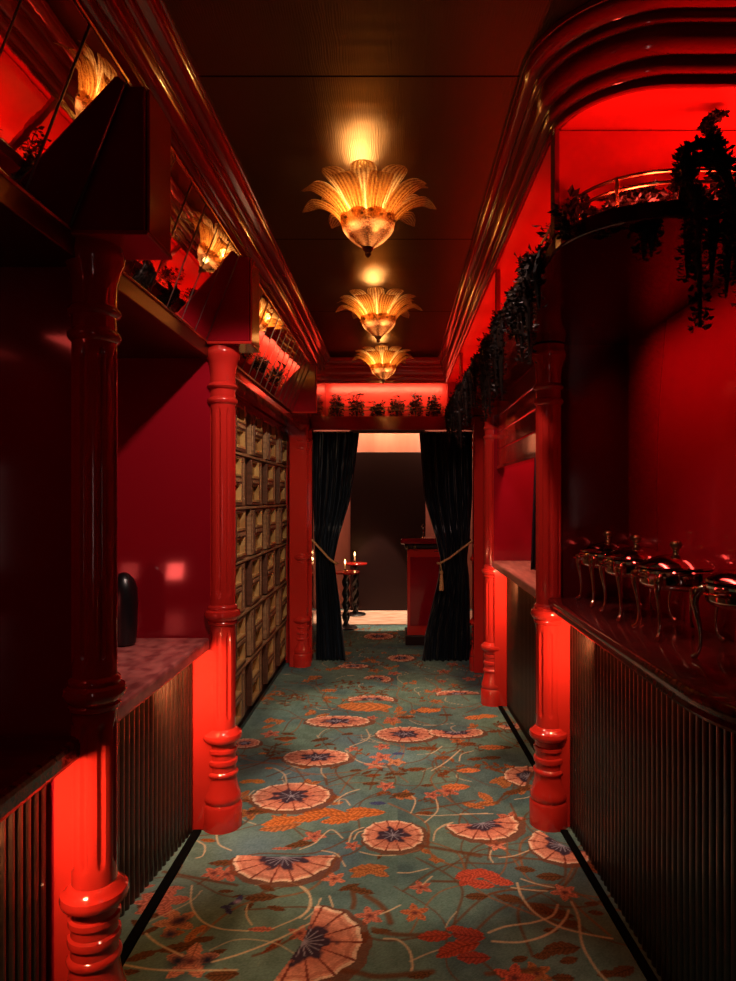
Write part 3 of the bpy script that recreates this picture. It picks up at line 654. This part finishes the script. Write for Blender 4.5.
tag(flute_front([(3.15, 1.265)] + arc(1.185, 1.6, .335, 270, 180, 12) + [(.85, 1.65), (.80, 2.99)], 0, .985).build('bar_front', fluted), 'dark fluted bar front with rounded corner at lower right', 'bar front')
tag(MB().box(.685, 1.06, 3.09, 4.695, 1.0, 1.05).build('countertop', counter_tan, bevel=.01), 'pale pinkish hatch countertop between the two right columns', 'countertop')
tag(flute_front([(.85, 3.11), (.80, 4.69)], 0, 1.0).build('bar_front', fluted), 'dark fluted front below the pale hatch countertop', 'bar front')
tag(MB().slab([(.77,3.11),(.80,3.11),(.755,4.69),(.725,4.69)], 0, .010).build('floor_strip', strip_black), 'thin black floor strip before the hatch on the right', 'floor strip')
tag(MB().slab([(.79,1.75),(.82,1.75),(.765,2.94),(.735,2.94)], 0, .010).build('floor_strip', strip_black), 'thin black floor strip at foot of the rounded bar', 'floor strip')
# boarded valance above the hatch
v = empty('hatch_shutter', (.72, 3.09, 1.72), 'red boarded shutter above the serving hatch on the right', 'shutter')
for k in range(4): MB().box(0, .022+.006*(k % 2), 0, 1.62, .012+k*.118, .012+k*.118+.112).build('board', lacquer, v, bevel=.005)
MB().box(-.01, .06, 0, 1.62, -.012, .010).build('bottom_rail', lacquer, v, bevel=.003)
S('trim_23', MB().box(.735, .80, 4.80, 5.60, 0, 2.205), lacquer)
# black curtain inside the hatch
def fold_sheet(fn, nz, nu, thick=.006):
    """fn(u,t)->(x,y,z)"""
    mb = MB(); vs = [fn(i/nu, j/nz) for j in range(nz+1) for i in range(nu+1)]
    fs = [(j*(nu+1)+i, j*(nu+1)+i+1, (j+1)*(nu+1)+i+1, (j+1)*(nu+1)+i) for j in range(nz) for i in range(nu)]
    mb.add(vs, fs); return mb
o = fold_sheet(lambda u, t: (.822+.040*t+u*.17, 4.0+.018*math.sin(u*26), 1.06+1.12*t), 20, 60).build('hatch_curtain', velvet, smooth=True)
sm = o.modifiers.new('s', 'SOLIDIFY'); sm.thickness = .005
tag(o, 'black drape hanging inside the serving hatch', 'curtain')

# ---------------------------------------------------------------- chandeliers
def chandelier(y, lab, first=None):
    if first is not None:
        c = copy_tree(first); c.location = (-.113, y, 2.436); c['label'] = lab; return c
    o = empty('chandelier', (-.113, y, 2.436), lab, 'chandelier', 'amber glass flower chandeliers down the corridor'); o.scale = (1.08, 1.08, 1.08)
    MB().lathe([(.0,.0),(.006,.004),(.012,.012),(.009,.020),(.018,.028),(.022,.036),(.012,.042)], n=20).build('finial', brass_dark, o, True)
    MB().lathe([(.034,.285),(.040,.290),(.042,.297),(.042,.299)], n=28).build('canopy', brass_dark, o, True)
    MB().tube([(0,0,.04), (0,0,.29)], .006, 10).build('stem', brass_dark, o, True)
    MB().lathe([(.010,.098),(.060,.100),(.060,.104),(.010,.106)], n=28).build('collar_plate', brass_dark, o, True)
    def uvmesh(name, grid, closed_u, nu, nv, parent, gm=glass):
        vs = grid; fs = []; 
        for j in range(nv):
            for i in range(nu): fs.append((j*(nu+1)+i, j*(nu+1)+i+1, (j+1)*(nu+1)+i+1, (j+1)*(nu+1)+i))
        me = bpy.data.meshes.new(name); me.from_pydata(vs, [], fs); me.materials.append(gm); uvl = me.uv_layers.new(name='UVMap')
        for p in me.polygons:
            p.use_smooth = True
            for li in p.loop_indices:
                vi = me.loops[li].vertex_index; uvl.data[li].uv = ((vi % (nu+1))/nu, (vi//(nu+1))/nv)
        ob = bpy.data.objects.new(name, me); C.objects.link(ob); ob.parent = parent; return ob
    # bowl made of lobed panels
    nu, nv = 80, 14; g = []
    for j in range(nv+1):
        t = j/nv; r = .010+.088*math.sin(t*PI/2)**1.0; z = .030+.105*t**1.15
        for i in range(nu+1):
            a = 2*PI*i/nu; rr = r*(1+.045*abs(math.sin(a*4))*t); zz = z+.010*t**6*abs(math.sin(a*4)); g.append((rr*math.cos(a), rr*math.sin(a), zz))
    b = uvmesh('bowl', g, True, nu, nv, o, bowl_glass)
    for layer, (n, R0, R1, z0, z1, w0, off) in enumerate(((9, .090, .252, .112, .212, .043, 0.), (9, .078, .215, .115, .245, .046, .5))):
        for k in range(n):
            A = 2*PI*(k+off)/n+.12; ca, sa = math.cos(A), math.sin(A); g = []; nu, nv = 12, 16
            for j in range(nv+1):
                t = j/nv; rr = R0+(R1-R0)*(t**1.35); z = z0+(z1-z0)*math.sin(min(1, t*1.08)*PI/2)**1.0
                if t > .80 and layer == 0: z -= (t-.80)**1.2*.16
                wd = w0*(.50+.62*math.sin(min(t*1.15, 1)*PI/2))*(1 if t < .62 else max(.0, 1-((t-.62)/.385)**2.4)**.5)*.92
                for i in range(nu+1):
                    u = i/nu*2-1; cup = .020*u*u*(1-.6*t)+.0015*math.cos(u*PI*6); notch = 0
                    rx = rr-cup*.9+notch; zz = z+cup*.5
                    g.append((rx*ca-u*wd*sa, rx*sa+u*wd*ca, zz))
            pt = uvmesh('petal', g, False, nu, nv, o)
    for k in range(18):
        st = MB()
        a = 2*PI*k/18; r = .095 if k % 2 else .092; z = .122 if k % 2 else .134
        st.tube([(r*math.cos(a), r*math.sin(a), z), ((r+.008)*math.cos(a), (r+.008)*math.sin(a), z-.003)], .0045, 8); st.build('stud', brass_dark, o)
    return o
ch = chandelier(2.55, 'largest nearest amber glass petal chandelier on the dark ceiling')
chandelier(3.95, 'middle of the three amber glass petal chandeliers', ch)
chandelier(5.38, 'farthest smallest amber petal chandelier before the red niche', ch)
for y in (2.55, 3.95, 5.38):
    point('chandelier_bulb', (-.113-.03, y, 2.436+.20), 6, WARM, .022); point('chandelier_bulb', (-.113+.03, y+.02, 2.436+.09), .7, WARM, .015)

# ---------------------------------------------------------------- chafing dishes
def chafing(loc, rz, lab, first=None):
    if first is not None:
        c = copy_tree(first); c.location = loc; c.rotation_euler = (0, 0, rz); c['label'] = lab; return c
    o = empty('chafing_dish', loc, lab, 'chafing dish', 'silver chafing dishes along the bar', rz)
    MB().lathe([(.0,.150),(.06,.150),(.098,.156),(.112,.166),(.115,.175),(.115,.205),(.122,.208),(.124,.214),(.120,.218),(.108,.219)], n=48).build('pan', silver, o, True)
    MB().lathe([(.112,.2195),(.116,.222),(.115,.228),(.104,.236),(.085,.247),(.060,.257),(.035,.263),(.014,.266),(.0,.266)], n=48).build('lid', silver, o, True)
    MB().lathe([(.010,.266),(.008,.272),(.012,.276),(.009,.280),(.016,.287),(.020,.295),(.019,.302),(.013,.308),(.005,.311)], n=20).build('knob', brass_dark, o, True)
    for k in range(4):
        a = PI/4+k*PI/2; ca, sa = math.cos(a), math.sin(a)
        pr = [(.118,.200,.012),(.132,.190,.014),(.140,.175,.013),(.140,.155,.010),(.134,.125,.008),(.128,.095,.0065),(.125,.065,.0055),(.126,.040,.005),(.131,.020,.0055),(.140,.009,.008),(.148,.007,.007)]
        pts = [(r*ca, r*sa, z) for r, z, _ in pr]; leg = MB().tube(pts, [q[2] for q in pr], 10).build('leg', silver_warm, o, True)
        MB().lathe([(.004,-.014),(.011,-.010),(.014,0),(.011,.010),(.004,.014)], .140*ca, .140*sa, .190, 14).build('scroll', brass, leg, True)
    h = MB()
    for s in (-1, 1): h.tube([(s*.116, -.03, .190), (s*.138, -.025, .194), (s*.142, 0, .196), (s*.138, .025, .194), (s*.116, .03, .190)], .004, 8)
    h.build('handle', silver, o, True)
    return o
cd = chafing((.900, 2.79, 1.051), 0, 'farthest silver chafing dish, next to the red column')
chafing((.905, 2.475, 1.051), 0, 'second silver chafing dish from the red column', cd)
chafing((.915, 2.145, 1.051), 0, 'third silver chafing dish from the red column', cd)
chafing((.955, 1.76, 1.051), .35, 'nearest silver chafing dish, cut off by the right edge of the picture', cd)
# ---------------------------------------------------------------- plants
def leafy(mb, c, R, H, n, rr, size=.022):
    for k in range(n):
        a = rr.uniform(0, 2*PI); e = rr.uniform(.1, 1); p = Vector(c)+Vector((math.cos(a)*R*e**.5, math.sin(a)*R*e**.5, H*rr.uniform(.0, 1)**.8))
        d = Vector((math.cos(a)+rr.uniform(-.6,.6), math.sin(a)+rr.uniform(-.6,.6), rr.uniform(-.6, .9))).normalized(); s = d.cross(Vector((rr.uniform(-1,1), rr.uniform(-1,1), 1))).normalized()
        l = size*rr.uniform(.6, 1.5); wd = l*.28; up = d.cross(s)*l*.12
        mb.add([p, p+d*l*.5+s*wd+up, p+d*l, p+d*l*.5-s*wd+up], [(0,1,2),(0,2,3)])
def plant(loc, R, H, hang, lab, cat='plant', group='dark trailing plants on the right ledge', seed=0, out=(-1, 0), strands=5, n=260, name='trailing_plant', glints=True):
    rr = random.Random(seed); o = empty(name, loc, lab, cat, group)
    st = MB(); lf = MB(); gl = MB()
    for k in range(9):
        a = rr.uniform(0, 2*PI); tip = Vector((math.cos(a)*R*rr.uniform(.5, 1), math.sin(a)*R*rr.uniform(.5, 1), H*rr.uniform(.6, 1.15)))
        pts = [Vector((0, 0, .0)), Vector((tip.x*.25, tip.y*.25, tip.z*.5)), Vector((tip.x*.65, tip.y*.65, tip.z*.95)), tip]; st.tube(pts, [.003, .0025, .002, .001], 5)
        for q in range(14):
            t = rr.uniform(.3, 1); i = min(2, int(t*3)); p = pts[i].lerp(pts[i+1], t*3-i); leafy(lf, p, .012, .012, 1, rr, .026)
    leafy(lf, (0, 0, 0), R*.8, H*.7, n, rr)
    if glints: leafy(gl, (out[0]*R*.6, out[1]*R*.6, -.02), R*.45, H*.5, 14, rr, .016)  # gold leaves put in as glints on the dark foliage
    st.build('stem', stem_m, o); lf.build('foliage', leaf_m, o)
    if glints: gl.build('gold_glints', glint_leaf, o)
    px, py = -out[1], out[0]
    for k in range(strands):
        s = rr.uniform(-1, 1)*R; dd = hang*rr.uniform(.45, 1.05); e = R*.5+rr.uniform(.0, .03); b = MB()
        off = Vector((out[0], out[1], 0)); sd = Vector((px, py, 0))*s
        base = [off*(-.02)+sd*.6+Vector((0,0,.03)), off*(e*.7)+sd*.8+Vector((0,0,.055)), off*(e+.035)+sd+Vector((0,0,.02)), off*(e+.05)+sd+Vector((0,0,-.05)), off*(e+.045)+sd*1.02+Vector((0,0,-dd*.5)), off*(e+.04)+sd*1.04+Vector((0,0,-dd))]
        b.tube(base, [.004,.005,.009,.015,.012,.003], 7)
        for q in range(int(60+dd*260)):
            t = rr.uniform(.3, 1)*5; i = min(4, int(t)); p = base[i].lerp(base[i+1], t-i); leafy(b, p, .013, .0, 1, rr, .018)
        b.build('hanging_strand', leaf_m, o)
    return o
yy = [2.12, 2.42, 2.78, 3.2, 3.65, 4.1, 4.55, 5.0, 5.45]
word = ['at the rounded corner post', 'just past the corner post', 'above the column by the chafing dishes', 'over the near end of the hatch', 'over the middle of the hatch', 'over the far end of the hatch', 'above the second right column', 'above the wall past the hatch', 'closest to the curtained doorway']
ha = [.30, .22, .34, .36, .24, .30, .42, .30, .3]
for i, y in enumerate(yy):
    plant((.53, y, LZ+.001), .085, .13, ha[i], 'dark trailing plant on the right ledge, '+word[i], seed=10+i, strands=6, n=90)
fx = [(.50, 1.80), (.62, 1.755), (.685, 1.75), (.80, 1.75), (.89, 1.75)]
fl = ['leftmost, on the rounded corner', 'second from the left', 'between the two longest trailing ones', 'with the longest drooping strands', 'at the right edge of the picture']
fh = [.05, .08, .16, .30, .30]
for i, (x, y) in enumerate(fx):
    plant((x, y+.03, LZ+.001), .05, .07 if i < 3 else .09, fh[i], 'dark plant in the front red niche, '+fl[i], group='dark plants in the front red niche', seed=40+i, out=(0, -1), strands=3 if i else 2, n=90)
# two arching boughs over the front rail
def bough(pts, lab, seed, r0=.016):
    rr = random.Random(seed); o = empty('arching_bough', pts[0], lab, 'branch', 'arching boughs over the front niche')
    P0 = Vector(pts[0]); q = [Vector(p)-P0 for p in pts]; out = []
    Q = [q[0]]+q+[q[-1]]
    for i in range(1, len(Q)-2):
        for k in range(6):
            t = k/6; a,b,c,d = Q[i-1:i+3]; out.append(.5*((2*b)+(-a+c)*t+(2*a-5*b+4*c-d)*t*t+(-a+3*b-3*c+d)*t**3))
    out.append(q[-1]); n = len(out); MB().tube(out, [r0*(.5+.5*math.sin(PI*min(1, (i+3)/n)))*.55 for i in range(n)], 7).build('stem', stem_m, o, True)
    lf = MB()
    for p in out:
        for k in range(26): leafy(lf, p, r0*.9, .0, 1, rr, .014)
    lf.build('foliage', leaf_m, o)
bough([(.86,1.72,2.262),(.80,1.58,2.29),(.753,1.55,2.34),(.694,1.55,2.33),(.68,1.55,2.277),(.705,1.55,2.206),(.716,1.55,2.06),(.718,1.55,1.905)], 'dark bough arching left over the rail, hanging lowest of all', 3, .018)
bough([(.77,1.72,2.262),(.70,1.60,2.29),(.735,1.56,2.315),(.775,1.55,2.275),(.798,1.55,2.206),(.805,1.55,2.10)], 'thick dark bough arching right of the lowest hanging one', 4, .026)
bough([(.86,1.75,2.262),(.845,1.75,2.40),(.85,1.75,2.46),(.83,1.75,2.50),(.87,1.75,2.53)], 'upright twig rising towards the niche ceiling', 5, .012)
# end niche bushes
nx = [-.55, -.37, -.18, .0, .17, .34]; nl = ['leftmost', 'second from left', 'under the farthest chandelier', 'in the middle', 'right of the middle', 'rightmost']
for i, x in enumerate(nx):
    plant((x, YE+.065, LZ-.004), .072, [.18, .20, .12, .17, .20, .17][i], .0, 'small dark bush in the red niche over the doorway, '+nl[i], group='small bushes over the doorway', seed=80+i, strands=0, n=300, name='bush', glints=True)
# gallery rails
def rail(path, name, lab, posts, z=LZ):
    o = empty(name, (0, 0, 0), lab, 'rail'); 
    for h in (.055, .085): MB().tube([(x, y, z+h) for x, y in path], .0045, 8).build('rod', brass, o, True)
    for i in posts:
        x, y = path[i]; MB().lathe([(.008,0),(.005,.01),(.004,.045),(.007,.06),(.005,.08),(.006,.088),(.001,.092)], x, y, z, 12).build('post', brass, o, True)
rail([(.475, 2.15), (.475, 1.95)]+arc(.72, 1.90, .235, 180, 270, 12)+[(.9,1.665),(1.1,1.665),(1.35,1.665),(1.7,1.665),(2.2,1.665)], 'gallery_rail', 'curved brass double gallery rail on the front niche ledge', (1,5,9,14,16,17,18,19))
rail([(-.62, YE+.015), (-.35, YE+.015), (-.08, YE+.015), (.18, YE+.015), (.42, YE+.015)], 'gallery_rail', 'straight brass gallery rail over the curtained doorway', (0,1,2,3,4), LZ-.005)

# ---------------------------------------------------------------- doorway curtains
def drape(side, lab):
    xo = -.772 if side < 0 else .695
    o = empty('curtain', (xo, 6.03, 0), lab, 'curtain', 'navy curtains tied back at the doorway')
    if side < 0:
        zk = [0, .25, .55, .78, .93, 1.15, 1.5, 2.11]; inner = [.30, .275, .245, .215, .195, .24, .345, .425]; outer = [.03, .03, .025, .02, .02, .01, 0, 0]
    else:
        zk = [0, .25, .55, .78, .93, 1.15, 1.5, 2.11]; inner = [-.46, -.43, -.36, -.31, -.29, -.34, -.44, -.49]; outer = [-.02, -.02, -.02, -.03, -.05, -.02, 0, 0]
    def fn(u, t):
        z = .004+2.106*t; a = np.interp(z, zk, outer); b = np.interp(z, zk, inner); wd = abs(b-a)
        tight = np.interp(z, [0, .93, 2.11], [1.0, .55, .9]); ph = u*2*PI*8+.8*math.sin(z*2.1+u*3)
        y = .026*tight*math.sin(ph)+.012*math.sin(ph*.37+z)+.008*math.sin(ph*2.3)
        return (a+(b-a)*u, y-.02*(1 if abs(z-.93) < .3 else 0), z)
    c = fold_sheet(fn, 60, 150).build('drape', velvet, o, True); sm = c.modifiers.new('s', 'SOLIDIFY'); sm.thickness = .004
    s = 1 if side < 0 else -1; x0 = -.005*s; x1 = .215*s if side < 0 else -.31
    pts = [(x0, -.07, 1.12), (x0+(x1-x0)*.35, -.085, 1.04), (x0+(x1-x0)*.7, -.085, .955), (x1, -.06, .90), (x1+.01*s, .0, .90)]
    MB().tube(pts, .010, 8).build('tieback', rope_m, o, True)
    if side > 0:
        MB().lathe([(.006,.18),(.016,.172),(.017,.155),(.010,.145),(.014,.135),(.020,.06),(.024,0)], x1+.02, -.085, .66, 16).build('tassel', rope_m, o, True)
        MB().tube([(x1+.01, -.08, .90), (x1+.02, -.085, .84)], .005, 6).build('cord', rope_m, o, True)
drape(-1, 'navy velvet curtain tied back on the left of the doorway')
drape(1, 'navy velvet curtain with tasselled tieback on the right of the doorway')
r_ = empty('curtain_rod', (-.79, 6.03, 2.105), 'thin metal curtain rod across the top of the doorway', 'curtain rod')
MB().tube([(0, 0, 0), (1.5, 0, 0)], .009, 10).build('rod', brass_dark, r_, True)

# ---------------------------------------------------------------- lounge beyond
tag(MB().box(-1.15, 1.25, 7.72, 8.66, .003, .010).build('lit_carpet', mat('pale_lit_carpet', (.62, .46, .34), .9, var=((5, 14, 1), (.48, .25, .16)))), 'pale peach sheet coloured as spot-lit carpet in the lounge', 'lit_carpet')  # added sheet: the pool of light on the carpet is put into its colour
tag(MB().box(-.62, .38, 8.68, 8.75, 0, 2.11).build('dark_screen', dark_panel, bevel=.01), 'tall near black screen panel at the end of the lounge', 'screen')
o = empty('red_podium', (.085, 6.67, 0), 'red reception podium with dark carved top beside right curtain', 'podium')
MB().box(.02, .60, 0, .40, .10, .98).build('body', lacquer, o, bevel=.005)
MB().box(.05, .56, -.008, 0, .20, .90).build('front_panel', lacquer_dark, o, bevel=.006)
MB().box(0, .62, -.02, .42, 0, .10).build('plinth', dark_panel, o, bevel=.008)
MB().box(-.01, .63, -.02, .42, .98, 1.03).build('frieze', dark_panel, o, bevel=.012); MB().box(-.05, .67, -.06, .46, 1.03, 1.09).build('top', lacquer_dark, o, bevel=.02)
st = MB(); [st.lathe([(.004,-.02),(.018,-.012),(.022,0),(.018,.012),(.004,.02)], x, -.04, 1.0, 12) for x in (.02, .10)]; st.build('carved_scroll', brass_dark, o, True)
s_ = MB().lathe([(.022,0),(.024,.004),(.006,.010),(.005,.06),(.012,.075),(.022,.095),(.020,.115),(.008,.125),(.004,.14)], n=20).build('table_lamp', silver, smooth=True); s_.location = (.27, 6.75, 1.091); tag(s_, 'tiny silver ornament standing on the red podium', 'ornament')
s_ = MB().lathe([(.018,0),(.028,.01),(.032,.05),(.028,.075),(.026,.075),(.028,.05),(.02,.012)], n=20).build('votive_cup', redglass, smooth=True); s_.location = (.42, 6.30, .985); tag(s_, 'small ruby glass cup by the right curtain', 'cup')
tag(MB().box(.36, .60, 6.26, 6.36, .97, .984).build('wall_shelf', lacquer, bevel=.002), 'narrow red shelf under the ruby glass cup', 'shelf')
def ctable(x, y, H, r, lab, lab2):
    o = empty('pedestal_table', (x, y, .0105 if y > 7.8 else 0), lab, 'table', 'round candle tables in the lounge')
    MB().lathe([(.13,0),(.135,.008),(.12,.02),(.05,.03),(.03,.05)], n=32).build('foot', black, o, True)
    V = []; m = MB(); n = 16; rows = 60
    m.lathe([(.035, .045+(H-.07)*j/rows) for j in range(rows+1)], n=32, rf=lambda rr, z, a: rr*(1+.35*math.cos(2*a-z*48))).build('twisted_stem', black, o, True)
    MB().lathe([(.04,H-.03),(r-.02,H-.022),(r,H-.016),(r,H-.004),(r-.004,H)], n=40).build('tabletop', lacquer, o, True)
    c = empty('candle', (x-.01, y, H+(.012 if y > 7.8 else .001)), lab2, 'candle', 'lit candles on the round tables')
    MB().lathe([(.028,0),(.03,.005),(.012,.012),(.010,.03)], n=20).build('holder', brass, c, True)
    MB().lathe([(.010,.03),(.010,.085),(.003,.086)], n=16).build('wax_stick', wax, c, True)
    MB().lathe([(.002,.088),(.009,.100),(.010,.112),(.006,.130),(.001,.145)], n=14).build('flame', flame_m, c, True)
    point('candle_light', (x-.01, y-.03, H+.15), .8, (1, .5, .18), .01)
ctable(-.59, 7.55, .65, .165, 'nearer round table on black twisted pedestal beyond the doorway', 'lit candle on the nearer round table')
ctable(-.53, 8.35, .66, .15, 'farther round table mostly hidden behind the first', 'lit candle on the farther round table')
